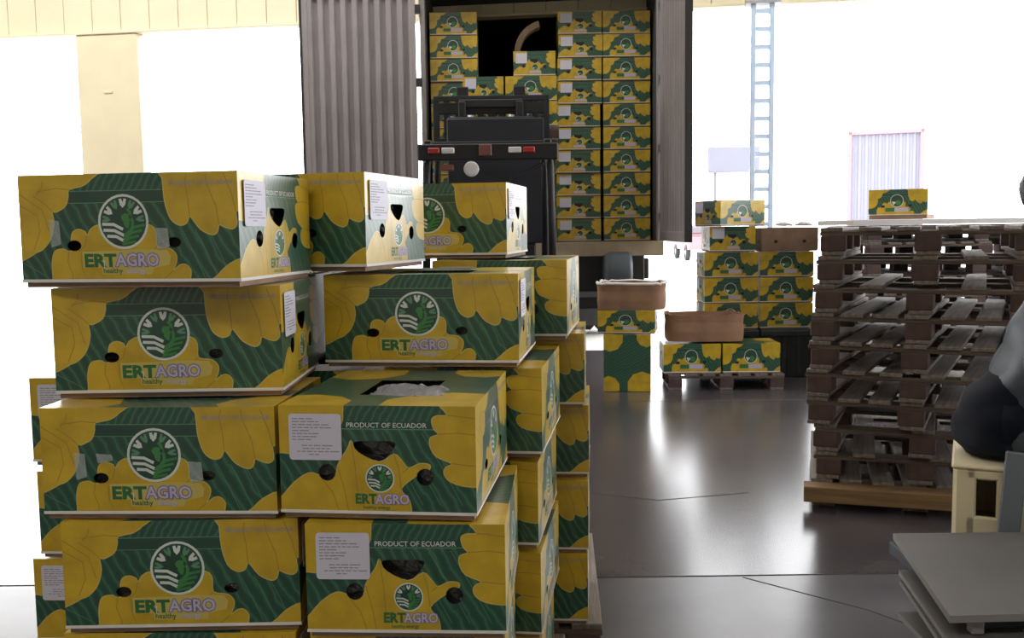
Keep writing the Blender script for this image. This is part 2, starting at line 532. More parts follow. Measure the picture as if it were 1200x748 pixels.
CDT = {}
def printed_panel(key, art, W_, H_, fine, base, drop_holes, grid=(9, 5)):
    """flat print cut into triangles: returns uv verts, faces, ink per face"""
    if key in CDT:
        return CDT[key]
    L, txt = art
    V, E_ = [], []
    def ring(poly):
        o = len(V)
        n = len(poly)
        for x, y in poly:
            V.append(Vector((min(max(x, 0), W_), min(max(y, 0), H_))))
        for i in range(n):
            if (V[o + i] - V[o + (i + 1) % n]).length > 1e-6:
                E_.append((o + i, o + (i + 1) % n))
    ring([(0, 0), (W_, 0), (W_, H_), (0, H_)])
    for poly, m in L:
        ring(poly)
    if fine:
        for i in range(grid[0] + 1):
            for j in range(grid[1] + 1):
                V.append(Vector((W_ * i / grid[0], H_ * j / grid[1])))
    vs, es, fs, *_ = delaunay_2d_cdt(V, E_, [], 0, 2e-5)
    boxes = [(min(x for x, y in p), max(x for x, y in p), min(y for x, y in p), max(y for x, y in p)) for p, m in L]
    F, K = [], []
    for f in fs:
        x = sum(vs[i].x for i in f) / 3
        y = sum(vs[i].y for i in f) / 3
        ink = base
        for (p, m), (a, b, c, d) in zip(reversed(L), reversed(boxes)):
            if a <= x <= b and c <= y <= d and inside(p, x, y):
                ink = m
                break
        if ink == 'hole' and drop_holes:
            continue
        F.append(tuple(f))
        K.append(ink)
    P = [(v.x, v.y, 0) for v in vs]
    for s, x0, y0, hgt, m, sx, lay in txt:
        tv, tf = text_tris(s, .012 if lay != 3 else .075) if s not in ('ERT', 'AGRO') or lay == 3 else text_tris(s, .045 if s == 'ERT' else .02)
        o = len(P)
        P += [(x0 + a * hgt * sx, y0 + b * hgt, .0004 + .0002 * (lay if lay != 3 else 0)) for a, b in tv]
        for f in tf:
            F.append(tuple(i + o for i in f))
            K.append(m)
    CDT[key] = (P, F, K)
    return CDT[key]

def carton_mesh(name, style, fine, bulge=.004, base_in=False):
    mats = [MATS[i] for i in INK]
    v, f, mi, uv = [], [], [], []
    def face(panel, W_, H_, org, ux, vx, nx, bl):
        P, F, K = panel
        o = len(v)
        for (a, b, d) in P:
            k_ = math.sin(math.pi * min(max(a / W_, 0), 1)) * math.sin(math.pi * min(max(b / H_, 0), 1))
            v.append(Vector(org) + Vector(ux) * a + Vector(vx) * b + Vector(nx) * (d + bl * k_))
        for t, m in zip(F, K):
            a, b, c = (Vector(P[i]) for i in t[:3])
            t = tuple(t)
            if (b - a).cross(c - a).z < 0:
                t = t[::-1]
            f.append(tuple(i + o for i in t))
            mi.append(INK.index(m))
            for i in t:
                uv.append((P[i][0], P[i][1]))
    fk = ('f' if fine else 'c')
    if style == 'print':
        pL = printed_panel('long' + fk, art_long(fine), BL, LH, fine, 'leaf_lower', fine)
        pE = printed_panel('end' + fk, art_end(fine), BW, LH, fine, 'leaf_lower', fine)
        pT = printed_panel('top' + fk, art_top(fine), BL, BW, fine, 'leaf_lower', fine)
        base = 'white_board'
    else:
        pL = printed_panel('klong', art_kraft(BL, fine), BL, LH, False, 'kraft', False)
        pE = printed_panel('kend', art_kraft(BW, fine), BW, LH, False, 'kraft', False)
        pT = printed_panel('ktop', ([], []), BL, BW, False, 'kraft', False)
        base = 'kraft'
    hx, hy = BL / 2, BW / 2
    face(pL, BL, LH, (-hx, -hy, BASE), (1, 0, 0), (0, 0, 1), (0, -1, 0), bulge)
    face(pL, BL, LH, (hx, hy, BASE), (-1, 0, 0), (0, 0, 1), (0, 1, 0), bulge)
    face(pE, BW, LH, (hx, -hy, BASE), (0, 1, 0), (0, 0, 1), (1, 0, 0), bulge * .6)
    face(pE, BW, LH, (-hx, hy, BASE), (0, -1, 0), (0, 0, 1), (-1, 0, 0), bulge * .6)
    face(pT, BL, BW, (-hx, -hy, BH), (1, 0, 0), (0, 1, 0), (0, 0, 1), .0 if style != 'print' else -.004)
    def rim(z0, z1, ox, iz, m):
        """cut edge of the board: a band round the foot and the underside of it"""
        o = len(v)
        for z in (z0, z1):
            for x, y in ((-1, -1), (1, -1), (1, 1), (-1, 1)):
                v.append(Vector((x * (hx + ox), y * (hy + ox), z)))
        for x, y in ((-1, -1), (1, -1), (1, 1), (-1, 1)):
            v.append(Vector((x * (hx - iz), y * (hy - iz), z0)))
        for i in range(4):
            j = (i + 1) % 4
            for q in ((o + i, o + j, o + 4 + j, o + 4 + i), (o + 8 + i, o + 8 + j, o + j, o + i)):
                f.append(q)
                mi.append(INK.index(m))
                uv.extend([(0, 0)] * 4)
    rim(BASE - .001, BASE + .0055, .0012, .006, base)
    if base_in:       # distant cartons: tray in the same mesh
        o = len(v)
        for z in (0, BASE + .003):
            for x, y in ((-1, -1), (1, -1), (1, 1), (-1, 1)):
                v.append(Vector((x * (hx - .006), y * (hy - .006), z)))
        for q in [(o + 3, o + 2, o + 1, o)] + [(o + i, o + (i + 1) % 4, o + 4 + (i + 1) % 4, o + 4 + i) for i in range(4)]:
            f.append(q)
            mi.append(INK.index('kraft'))
            uv.extend([(0, 0)] * 4)
    me = bpy.data.meshes.new(name)
    me.from_pydata([tuple(p) for p in v], [], f)
    for m in mats:
        me.materials.append(m)
    me.polygons.foreach_set('material_index', mi)
    u = me.uv_layers.new(name='UVMap')
    u.data.foreach_set('uv', [c for p in uv for c in p])
    me.update()
    return me

lid_me = carton_mesh('lid', 'print', True)
far_me = carton_mesh('banana_carton', 'print', False, .002, True)
kraft_me = carton_mesh('kraft_carton', 'kraft', False, .006, True)

def tray_mesh():
    b = MB()
    hx, hy, t = BL / 2 - .006, BW / 2 - .006, .005
    b.box((0, 0, t / 2), (2 * hx, 2 * hy, t), 'kraft')
    h = .05
    for s in (-1, 1):
        b.box((0, s * (hy - t / 2), t + h / 2), (2 * hx, t, h), 'kraft')
        b.box((s * (hx - t / 2), 0, t + h / 2), (t, 2 * hy - 2 * t, h), 'kraft')
    return b.mesh('tray')
tray_me = tray_mesh()
def bag_mesh():
    bm = bmesh.new()
    bmesh.ops.create_cube(bm, size=1)
    bmesh.ops.subdivide_edges(bm, edges=bm.edges[:], cuts=7, use_grid_fill=True)
    rr = random.Random(3)
    for v_ in bm.verts:
        v_.co = Vector((v_.co.x * (BL - .045), v_.co.y * (BW - .045), v_.co.z * .19 + .108))
        v_.co += Vector((rr.uniform(-1, 1), rr.uniform(-1, 1), rr.uniform(-1, 1))) * .007
    me = bpy.data.meshes.new('banana_bag')
    bm.to_mesh(me)
    bm.free()
    me.materials.append(MATS['bag'])
    return me
bag_me = bag_mesh()
def sticker_mesh():
    """printed white label, rounded corners, lines of small print"""
    wd, hg, r = .109, .096, .007
    pts = []
    for cx_, cy_, a0 in ((wd / 2 - r, hg / 2 - r, 0), (-wd / 2 + r, hg / 2 - r, 90), (-wd / 2 + r, -hg / 2 + r, 180), (wd / 2 - r, -hg / 2 + r, 270)):
        for k_ in range(4):
            pts.append((cx_ + r * math.cos(R(a0 + 30 * k_)), cy_ + r * math.sin(R(a0 + 30 * k_))))
    b = MB()
    n = len(pts)
    # local: x = along the end wall (+Y of the carton), z = up, thickness toward +X
    for x in (0, .0008):
        b.v += [(x, p[0], p[1]) for p in pts]
    k_ = b.mid('sticker')
    b.f.append(tuple(range(n, 2 * n)))
    b.mi.append(k_)
    b.sm.append(False)
    for i in range(n):
        b.f.append((i, (i + 1) % n, n + (i + 1) % n, n + i))
        b.mi.append(k_)
        b.sm.append(False)
    rr = random.Random(5)
    for i, (s0, ln) in enumerate(((.0, .45), (0, .6), (0, .75), (0, .78), (0, .3), (0, .5), (0, .46), (0, .4), (None, 0), (.2, .6), (.22, .6), (.1, .85), (.35, .2))):
        if s0 is None:
            continue
        y = hg / 2 - .010 - i * .0062
        x = -wd / 2 + .007 + s0 * .095
        e = x + ln * .095
        while x < e:
            ww = rr.uniform(.006, .015)
            b.box((.0009, min(x + ww / 2, e), y), (.0004, ww, .0021), 'grey_ink')
            x += ww + .0025
    return b.mesh('paper_label')
sticker_me = sticker_mesh()
def film_mesh():
    bm = bmesh.new()
    bmesh.ops.create_grid(bm, x_segments=14, y_segments=8, size=.5)
    rr = random.Random(11)
    for v_ in bm.verts:
        e = 1 - max(abs(v_.co.x), abs(v_.co.y)) * 2
        v_.co = Vector((v_.co.x * .12, v_.co.y * .17, .012 + .014 * min(1, e * 2) + rr.uniform(-.006, .008)))
    me = bpy.data.meshes.new('plastic_film')
    bm.to_mesh(me)
    bm.free()
    me.materials.append(MATS['film'])
    return me
film_me = film_mesh()

def near_carton(kind, x, y, z, th, label, zs=1., sx=1., sticker=True, film=False, name='banana_carton', rx=0, group='banana cartons on the near pallet'):
    """kind L: long side to the front, E: labelled end to the front; (x, y) middle of the front face"""
    d = BW / 2 if kind == 'L' else BL / 2
    th = R(th)
    o = empty(name, (x + d * math.sin(th), y + d * math.cos(th), z), -th + (0 if kind == 'L' else -math.pi / 2))
    o.rotation_euler.x = rx
    o.scale = (sx, sx, zs)
    tag(o, label, 'carton', group)
    link('lid', lid_me, o)
    link('tray', tray_me, o)
    link('banana_bag', bag_me, o)
    if sticker:
        s = link('paper_label', sticker_me, o, (BL / 2 + .0032, -BW / 2 + (220 - 30) / 1000 * BW, BASE + (650 - 242) / 575 * LH))
        s.rotation_euler = (0, 0, 0)
    if film:
        link('plastic_film', film_me, o, (.06, .03, BH - .02))
    return o
def far_carton(kind, x, y, z, th, label, group, me=None, name='banana_carton', sc=(1, 1, 1)):
    d = (BW if kind == 'L' else BL) / 2
    th = R(th)
    o = link(name, me or far_me, None, (x + d * math.sin(th), y + d * math.cos(th), z), -th + (0 if kind == 'L' else -math.pi / 2))
    o.scale = sc
    tag(o, label, 'carton', group)
    return o

# ------------------------------------------------------------------ wooden pallets
mat('old_wood', (.12, .085, .066), .8, col2=(.06, .043, .036), vscale=3, bump=.3, bscale=8, stretch=(1, 14, 14))
mat('old_wood_y', (.22, .18, .16), .75, col2=(.11, .09, .078), vscale=3, bump=.3, bscale=8, stretch=(14, 1, 14))
mat('new_wood', (.24, .145, .06), .75, col2=(.14, .085, .04), vscale=3, bump=.2, bscale=8, stretch=(1, 14, 14))
mat('red_block', (.085, .05, .044), .85, col2=(.05, .032, .03), vscale=9, bump=.2, bscale=20)
PW, PD = 1.0, 1.2
PM = {
    'block': MB().box((0, 0, 0), (.12, .13, .080), 'red_block', .006).mesh('block'),
    'stringer': MB().box((0, 0, 0), (PW, .12, .02), 'old_wood', .003).mesh('stringer'),
    'bottom_board': MB().box((0, 0, 0), (.11, PD, .02), 'old_wood_y', .003).mesh('bottom_board'),
    'deck_board': MB().box((0, 0, 0), (.105, PD, .02), 'old_wood_y', .003).mesh('deck_board'),
    'new_stringer': MB().box((0, 0, 0), (PW + .02, .12, .078), 'new_wood', .004).mesh('stringer'),
}
PH = .138
def pallet(x, y, z, th, label, group=None, nd=7, new=False, missing=(), seed=0, sx=1., sy=1.):
    """(x, y) middle of the front edge"""
    rr = random.Random(seed)
    th = R(th)
    o = empty('wooden_pallet', (x + PD * sy / 2 * math.sin(th), y + PD * sy / 2 * math.cos(th), z), -th)
    o.scale = (sx, sy, 1)
    tag(o, label, 'pallet', group)
    for j, py in enumerate((-PD / 2 + .065, 0, PD / 2 - .065)):
        link('stringer', PM['stringer'], o, (rr.uniform(-.006, .006), py, .108))
        for qx in (-PW / 2 + .065, 0, PW / 2 - .065):
            link('block', PM['block'], o, (qx + rr.uniform(-.008, .008), py, .059), rr.uniform(-.04, .04))
    for qx in (-PW / 2 + .065, 0, PW / 2 - .065):
        link('bottom_board', PM['bottom_board'], o, (qx, 0, .010))
    for i in range(nd):
        if i in missing:
            continue
        link('deck_board', PM['deck_board'], o, ((-PW / 2 + .055) + (PW - .11) * i / (nd - 1) + rr.uniform(-.006, .006), rr.uniform(-.006, .006), .128), rr.uniform(-.006, .006))
    if new:
        link('front_rail', PM['new_stringer'], o, (-.02, -PD / 2 - .062, .085))
    return o

ORD = ['first', 'second', 'third', 'fourth', 'fifth', 'sixth', 'seventh', 'eighth', 'ninth', 'tenth', 'eleventh', 'twelfth']

ORDN = ORD
# near stack ------------------------------------------------------------------
pallet(-.50, 1.98, 0, 3, 'wooden pallet under the near stack of banana cartons', seed=1, sx=1.22, sy=.88)
pallet(-.20, 3.10, 0, 3, 'wooden pallet under the rear carton column of the near stack', seed=2, sx=.95, sy=.8)
z0 = PH
# left column, long printed sides to the front
LS = [(-.70, 2.02, .0), (-.712, 2.005, 1.5), (-.701, 2.003, -.5), (-.739, 2.004, 2.5), (-.748, 2.118, -.4)]
zl = [.138, .352, .582, .826, 1.064]
zsl = [.90, .96, 1.02, 1.0, 1.02]
nm = ['bottom carton of the left front column, on the pallet', 'carton second from the floor in the left front column',
      'carton third from the floor in the left front column',
      'carton with scuffed emblem, fourth from the floor in the left front column',
      'carton with large round emblem directly under the askew top left carton']
for (x, y, t), z, s, n in zip(LS, zl, zsl, nm):
    near_carton('L', x, y, z, t, 'banana ' + n, zs=s)
near_carton('L', -.802, 2.064, 1.308, 9, 'green and yellow banana carton set askew on top of the left front column', zs=1.01)
# left-over patches of clear tape on two of the fronts
mt_ = mat('clear_tape', (.55, .62, .60), .25)
mt_.node_tree.nodes['Principled BSDF'].inputs['Alpha'].default_value = .33
TP = ((130, 235, 195, 385), (245, 240, 335, 295), (722, 285, 800, 405))
for o in [q for q in S.objects if q.name.startswith('banana_carton') and q.get('label', '').find('fourth from the floor in the left front') >= 0 or q.get('label', '').find('askew on top of the left') >= 0]:
    for a_, b_, c_, d_ in TP:
        if 'askew' in o['label'] and a_ == 245:
            continue
        x0, x1 = ((10 + q / 4.444) / 274 * BL - BL / 2 for q in (a_, c_))
        z1, z0 = ((130 - q / 4.444) / 133 * LH + BASE for q in (b_, d_))
        pts = [(x0 + .004, z0), (x1, z0 + .006), (x1 - .003, z1 - .002), (x0, z1)]
        t_ = MB()
        t_.add([(x, -BW / 2 - .0050, z) for x, z in pts] + [(x, -BW / 2 - .0047, z) for x, z in pts],
               [(0, 1, 2, 3), (7, 6, 5, 4), (0, 4, 5, 1), (1, 5, 6, 2), (2, 6, 7, 3), (3, 7, 4, 0)], 'clear_tape')
        t_.build('tape_patch', o)
# right front column, labelled ends to the front
RS = [(-.225, 1.96, 3), (-.225, 1.955, 2.5), (-.222, 1.92, 3.2), (-.276, 1.94, 6.8)]
zr = [.138, .362, .597, .838]
zsr = [.94, .98, 1.0, .985]
nm = ['bottom carton of the right front column, on the pallet', 'carton second from the floor in the right front column',
      'carton with white paper label, second from the top of the right front column',
      'carton with white paper label and crumpled film on its lid']
for i, ((x, y, t), z, s, n) in enumerate(zip(RS, zr, zsr, nm)):
    near_carton('E', x, y, z, t, 'banana ' + n, zs=s, film=(i == 3))
# second row
BS = [(-.135, 2.475, 6), (-.135, 2.475, 8), (-.140, 2.475, 8), (-.128, 2.47, 8)]
zb = [.138, .365, .602, .840]
for i, ((x, y, t), z) in enumerate(zip(BS, zb)):
    near_carton('E', x, y, z, t, 'green and yellow banana carton behind the labelled front column, ' +
                ('lowest', 'third from its top', 'second from its top', 'topmost')[i], zs=.955 if i < 3 else .97, sticker=i > 1)
near_carton('L', -.229, 2.445, 1.077, 7, 'banana carton with large emblem, set back above the film-topped carton', zs=.985)
near_carton('L', -.600, 2.49, 1.320, 15, 'banana carton with glaring pale holed end, right of the askew top left carton', zs=1.03, sx=1.03)
for i, z in enumerate((.138, .365, .602, .838)):
    near_carton('E', -.59, 2.50, z, 4, 'banana carton inside the second row of the near stack, mostly hidden, ' + ORDN[i] + ' from the pallet', zs=.955, sticker=False)
near_carton('E', -.715, 2.58, 1.076, 3, 'banana carton mostly hidden beneath the carton with the glaring pale holed end', zs=.98, sticker=False)
# rear column
CS = [('L', -.013, 3.10, .138, 5, 'lowest, on its pallet'), ('L', -.010, 3.10, .376, 5, 'second from its pallet'), ('L', -.004, 3.14, .614, 5, 'third from its pallet'),
      ('L', -.020, 3.09, .852, 5, 'fourth from its pallet'), ('E', -.037, 2.915, 1.090, 8, 'labelled end forward, next to top')]
for kd, x, y, z, t, n in CS:
    near_carton(kd, x, y, z, t, 'green and yellow banana carton in the rear right column, ' + n, sticker=(kd == 'E'))
near_carton('L', -.256, 3.125, 1.328, 10, 'green and yellow banana carton with white holed end, topmost of the rear column', zs=1.0)
# left edge of the second row
for i, (z, x) in enumerate(((.138, -1.01), (.360, -1.045), (.590, -1.022), (.832, -1.028))):
    near_carton('E', x, 2.46, z, 3, 'banana carton peeping out at left behind the front column, ' + ('lowest', 'third from its top', 'second from its top', 'topmost')[i], zs=.96 if i else .93)

# ------------------------------------------------------------------ tall pallet stack at right
offs = []
for t, jx in zip((17, 20, 24, 27, 29, 29, 28, 26, 24, 23), (.0, .02, .015, -.03, -.035, -.02, -.01, .0, .02, .03)):
    offs.append((1.50 + jx + PW / 2 * math.cos(R(t)), 4.88 - PW / 2 * math.sin(R(t)), t))    # turned about the front left corner
for i, (x, y, t) in enumerate(offs):
    pallet(x, y, i * .1405, t, 'weathered wooden pallet, %s from the floor in the tall stack at right' % ORD[i] if i else
           'bottom wooden pallet with pale front rail in the tall stack at right', 'pallets in the tall stack at right', seed=20 + i,
           nd=(7, 6, 5, 7, 6, 7, 7, 5, 5, 6)[i], new=(i == 0), missing=((), (2,), (1, 3), (), (), (), (), (2,), (1,), ())[i])
# two lower stacks farther back
for c, (x, y, t) in enumerate(((3.45, 8.1, 2), (4.62, 8.15, -1))):
    for i in range(10):
        rr = random.Random(50 + i + 20 * c)
        pallet(x + rr.uniform(-.02, .02), y + rr.uniform(-.02, .02), i * .1405, t + rr.uniform(-1.5, 1.5),
               'dark wooden pallet, %s from the floor in the %s-hand far stack' % (ORD[i], ('left', 'right')[c]),
               'pallets in the far stacks', seed=80 + i + 20 * c)
mat('pale_sheet', (.62, .60, .60), .6, var=.04, vscale=4)
tag(MB().box((0, 0, .022), (2.25, .9, .044), 'pale_sheet', .004).build('cardboard_sheet', None, (3.95, 8.62, 1.408), .01), 'pale cardboard sheet lying flat over the far pallet stacks', 'sheet')
o = empty('banana_carton', (3.42, 8.62, 1.455), R(-32))
tag(o, 'lone banana carton with brown tray showing, standing on the far pallet stacks', 'carton')
o.scale = (.97, .97, .97)
link('lid', far_me, o, (0, 0, .025))
link('tray', MB().box((0, 0, .018), (.485, .395, .036), 'kraft', .003).mesh('tray'), o)

# ------------------------------------------------------------------ shipping container on a trailer, backed into the opening
mat('container_grey', (.30, .27, .28), .45, var=.08, vscale=3)
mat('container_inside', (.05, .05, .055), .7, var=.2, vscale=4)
mat('sill_beige', (.40, .33, .25), .6, var=.15, vscale=5)
mat('black_steel', (.018, .018, .022), .45, var=.2, vscale=8)
mat('dark_gasket', (.02, .02, .022), .7)
mat('rubber', (.02, .02, .021), .75, bump=.2, bscale=40)
mat('rim_steel', (.30, .30, .32), .4, metal=.6)
mat('plywood', (.20, .13, .07), .7, var=.2, vscale=5)
CY, CF, CT = 10.3, 1.27, 3.92
XL, XR = -.84, 1.51
tr = empty('container_trailer', ((XL + XR) / 2, CY, 0))
tag(tr, 'grey shipping container trailer backed into the opening with its doors swung open', 'trailer')
mx_ = (XL + XR) / 2
hw = (XR - XL) / 2
LEN = 9.0
def corr(b, x0, x1, y, z0, z1, m, n, dep, t=.004):
    """corrugated sheet across X"""
    P = []
    p = (x1 - x0) / n
    for i in range(n):
        a = x0 + i * p
        P += [(a, 0), (a + .36 * p, 0), (a + .5 * p, dep), (a + .86 * p, dep)]
    P.append((x1, 0))
    vs, fs = [], []
    for d in (0, t):
        for z in (z0, z1):
            vs += [(q[0], y + q[1] + d, z) for q in P]
    N = len(P)
    for i in range(N - 1):
        fs.append((i, i + 1, N + i + 1, N + i))
        fs.append((2 * N + i + 1, 2 * N + i, 3 * N + i, 3 * N + i + 1))
    for k_ in (0, 1):
        for i in range(N - 1):
            a, b_ = k_ * N + i, k_ * N + i + 1
            fs.append((a, 2 * N + a, 2 * N + b_, b_) if k_ == 0 else (b_, 2 * N + b_, 2 * N + a, a))
    b.add(vs, fs, m)
    return b
for s, nmz in ((-1, 'side_wall'), (1, 'side_wall')):
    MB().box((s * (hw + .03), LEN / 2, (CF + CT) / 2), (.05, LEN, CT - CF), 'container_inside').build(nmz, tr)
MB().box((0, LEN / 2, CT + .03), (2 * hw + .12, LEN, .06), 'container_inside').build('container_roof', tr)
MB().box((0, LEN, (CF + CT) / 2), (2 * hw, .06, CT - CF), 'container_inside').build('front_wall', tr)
MB().box((0, LEN / 2 + .03, CF - .02), (2 * hw + .1, LEN - .06, .04), 'plywood').build('container_floor', tr)
MB().box((0, -.03, CF - .075), (2 * hw + .16, .10, .15), 'sill_beige', .008).build('rear_sill', tr)
MB().box((0, -.02, CT + .04), (2 * hw + .16, .10, .16), 'container_grey', .008).build('door_header', tr)
for s in (-1, 1):
    MB().box((s * (hw + .035), -.02, (CF + CT) / 2), (.05, .10, CT - CF), 'container_grey', .006).build('corner_post', tr)
# open doors, hinged with a gap
DW = 1.14
def door(name, hinge, ang, mirror):
    d = empty('container_door', hinge, ang)
    d.parent = tr
    s = -1 if mirror else 1
    H0, H1 = CF - .0, CT - .02
    b = MB()
    corr(b, min(s * .06, s * (DW - .05)), max(s * .06, s * (DW - .05)), -.02, H0 + .08, H1 - .08, 'container_grey', 9, .036)
    b.build('door_sheet', d)
    for xx in (.03, DW - .02):
        MB().box((s * xx, 0, (H0 + H1) / 2), (.06, .055, H1 - H0), 'container_grey', .006).build('door_stile', d)
    for zz in (H0 + .05, H1 - .05):
        MB().box((s * DW / 2, 0, zz), (DW, .055, .10), 'container_grey', .006).build('door_rail', d)
    MB().box((s * (DW + .02), .0, (H0 + H1) / 2), (.02, .07, H1 - H0), 'dark_gasket', .003).build('gasket', d)
    for xx in (.35, .8):
        MB().tube([(s * xx, .075, H0 + .0), (s * xx, .075, H1)], .017, 'rim_steel', 8).build('lock_rod', d)
    for zz in (H0 + .25, H0 + .95, H0 + 1.65, H1 - .25):
        MB().box((-s * .015, .0, zz), (.07, .05, .09), 'dark_gasket', .006).build('hinge', d)
door('container_door', (-hw - .10, -.09, 0), R(2), True)
door('container_door', (hw + .06, -.10, 0), R(-87), False)
MB().box((0, .30, .93), (2.2, .05, .40), 'black_steel', .01).build('rear_light_block', tr)  # dark panel added to block daylight under the container
# chassis, wheels
for s in (-1, 1):
    MB().box((s * .45, 4.6, CF - .32), (.13, 8.6, .28), 'black_steel', .01).build('chassis_rail', tr)
MB().box((0, .35, CF - .30), (2.3, .12, .22), 'black_steel', .01).build('cross_member', tr)
MB().box((0, .12, .62), (2.2, .06, .12), 'black_steel', .008).build('bumper_bar', tr)
for s in (-1, 1):
    MB().box((s * .25, .14, .86), (.08, .06, .42), 'black_steel', .006).build('bumper_leg', tr)
    MB().lathe([(0, -.14), (.20, -.14), (.22, -.10), (.22, .10), (.20, .14), (0, .14)], mat('tank_grey', (.13, .16, .20), .4), 18,
               Matrix.Translation((s * .78, .02, .97)) @ Matrix.Rotation(R(90), 4, 'Y')).build('mudguard_tank', tr)
for s in (-1, 1):
    MB().box((s * .72, 2.72, .45), (.72, .02, .66), 'rubber', .004).build('wheel_light_block', tr)  # sheets added to stop daylight passing between the wheels
    MB().box((s * .55, 7.0, .62), (.9, .5, .9), 'black_steel', .02).build('chassis_light_block', tr)  # black boxes added to close off daylight below the chassis
tyre = MB().lathe([(.29, -.13), (.46, -.13), (.50, -.09), (.50, .09), (.46, .13), (.29, .13)], 'rubber', 28)
tyre_me = tyre.mesh('tyre')
hub_me = MB().lathe([(0, -.05), (.12, -.06), (.14, -.02), (.24, .02), (.29, -.10), (.29, .10), (.22, .03), (.14, .04), (.12, .12), (0, .13)], 'rim_steel', 20).mesh('hub')
for yy in (3.3, 4.6, 5.9):
    MB().tube([(-1.0, yy, .5), (1.0, yy, .5)], .07, 'black_steel', 10).build('axle', tr)
    for s in (-1, 1):
        for q in (.66, .95):
            wl = empty('wheel', (s * q, yy, .5))
            wl.parent = tr
            wl.rotation_euler = (0, R(90) * s, 0)
            link('tyre', tyre_me, wl)
            link('hub', hub_me, wl)

# cartons in the container
TY = 10.50
for i in range(10):
    z = CF + .003 + i * .240
    n = ORD[i] + ' from the container floor'
    if i < 10:
        far_carton('L', 1.240, TY + random.uniform(-.01, .01), z, random.uniform(-.6, .6), 'banana carton in the rightmost column inside the container, ' + n, 'cartons loaded in the container')
        x = .752 if i > 5 else .728
        far_carton('E', x + random.uniform(-.008, .008), TY - .005 + random.uniform(-.01, .01), z, random.uniform(-.6, .6), 'banana carton, second column from the right inside the container, ' + n, 'cartons loaded in the container', sc=(1, 1.14, 1))
        far_carton('L', -.570, TY - .04 + random.uniform(-.01, .01), z, random.uniform(-.6, .6), 'banana carton in the leftmost column inside the container, ' + n, 'cartons loaded in the container')

# ------------------------------------------------------------------ forklift lifting a load into the container
mat('fork_black', (.005, .005, .007), .6)
mat('fork_blue', (.006, .007, .014), .6)
mat('lamp_red', (.35, .01, .012), .3)
mat('lamp_white', (.62, .60, .62), .3)
mat('lamp_brown', (.16, .05, .04), .4)
fk = empty('forklift', (-.17, 7.32, 0))
tag(fk, 'dark forklift seen from behind, mast raised at the container mouth', 'forklift')
b = MB()
poly = [(-.50, 0), (-.44, -.14), (-.25, -.20), (.25, -.20), (.44, -.14), (.50, 0), (.50, .55), (-.50, .55)]
b.prism(poly, .18, .95, 'fork_black')
b.prism([(x * .92, y * .85 + .03) for x, y in poly], .95, 1.02, 'fork_black')
b.build('counterweight', fk)
MB().box((0, 1.1, .55), (1.0, 1.15, .6), 'fork_blue', .04).build('body', fk)
b = MB().box((0, .62, 1.08), (.46, .5, .12), 'fork_black', .03)
b.box((0, .40, 1.36), (.46, .10, .5), 'fork_black', .03, Matrix.Rotation(R(10), 3, 'X'))
b.build('seat', fk)
MB().tube([(0, 1.55, .85), (0, 1.30, 1.18)], .025, 'fork_black').build('steering_column', fk)
MB().lathe([(.15, -.012), (.17, -.012), (.175, 0), (.17, .012), (.15, .012), (.145, 0), (.15, -.012)], 'fork_black', 20,
           Matrix.Translation((0, 1.29, 1.2)) @ Matrix.Rotation(R(55), 4, 'X')).build('steering_wheel', fk)
for s in (-1, 1):
    MB().tube([(s * .50, .42, .95), (s * .485, .46, 1.9), (s * .47, .55, 2.04)], .032, 'fork_black').build('guard_pillar', fk)
    MB().tube([(s * .48, 1.72, .8), (s * .485, 1.60, 1.9), (s * .47, 1.5, 2.06)], .032, 'fork_black').build('guard_pillar', fk)
    MB().box((s * .47, 1.02, 2.09), (.06, 1.1, .06), 'fork_black', .01).build('guard_side_rail', fk)
for i in range(7):
    MB().box((0, .60 + i * .15, 2.10), (.92, .035, .03), 'fork_black', .006).build('guard_slat', fk)
MB().box((0, .44, 2.02), (1.10, .05, .13), 'fork_black', .01).build('lamp_bar', fk)
for s in (-1, 1):
    c = -.34 if s < 0 else .23
    r_ = MB().box((c - (.08 if s < 0 else -.09), .405, 2.03), (.09, .03, .045), 'lamp_red', .006)
    r_.build('tail_lamp', fk)
    tag(MB().box((c + (.03 if s < 0 else -.02), .405, 2.03), (.10, .03, .045), 'lamp_white', .006).build('reversing_lamp', fk), 'white lamp lens')
MB().box((-.02, .405, 2.03), (.10, .03, .09), 'lamp_brown', .006).build('reflector_plate', fk)
wlm = MB().lathe([(0, -.03), (.045, -.03), (.06, .0), (.06, .02), (.05, .025), (0, .02)], 'lamp_white', 16, Matrix.Translation((-.13, .40, 1.885)) @ Matrix.Rotation(R(90), 4, 'X'))
tag(wlm.build('work_lamp', fk), 'round pale lamp')
MB().box((-.32, .42, 1.90), (.10, .03, .05), 'lamp_brown', .006).build('reflector_plate', fk)
MB().box((.30, .44, 1.86), (.3, .04, .03), 'fork_black', .006, Matrix.Rotation(R(-25), 3, 'Y')).build('brace', fk)
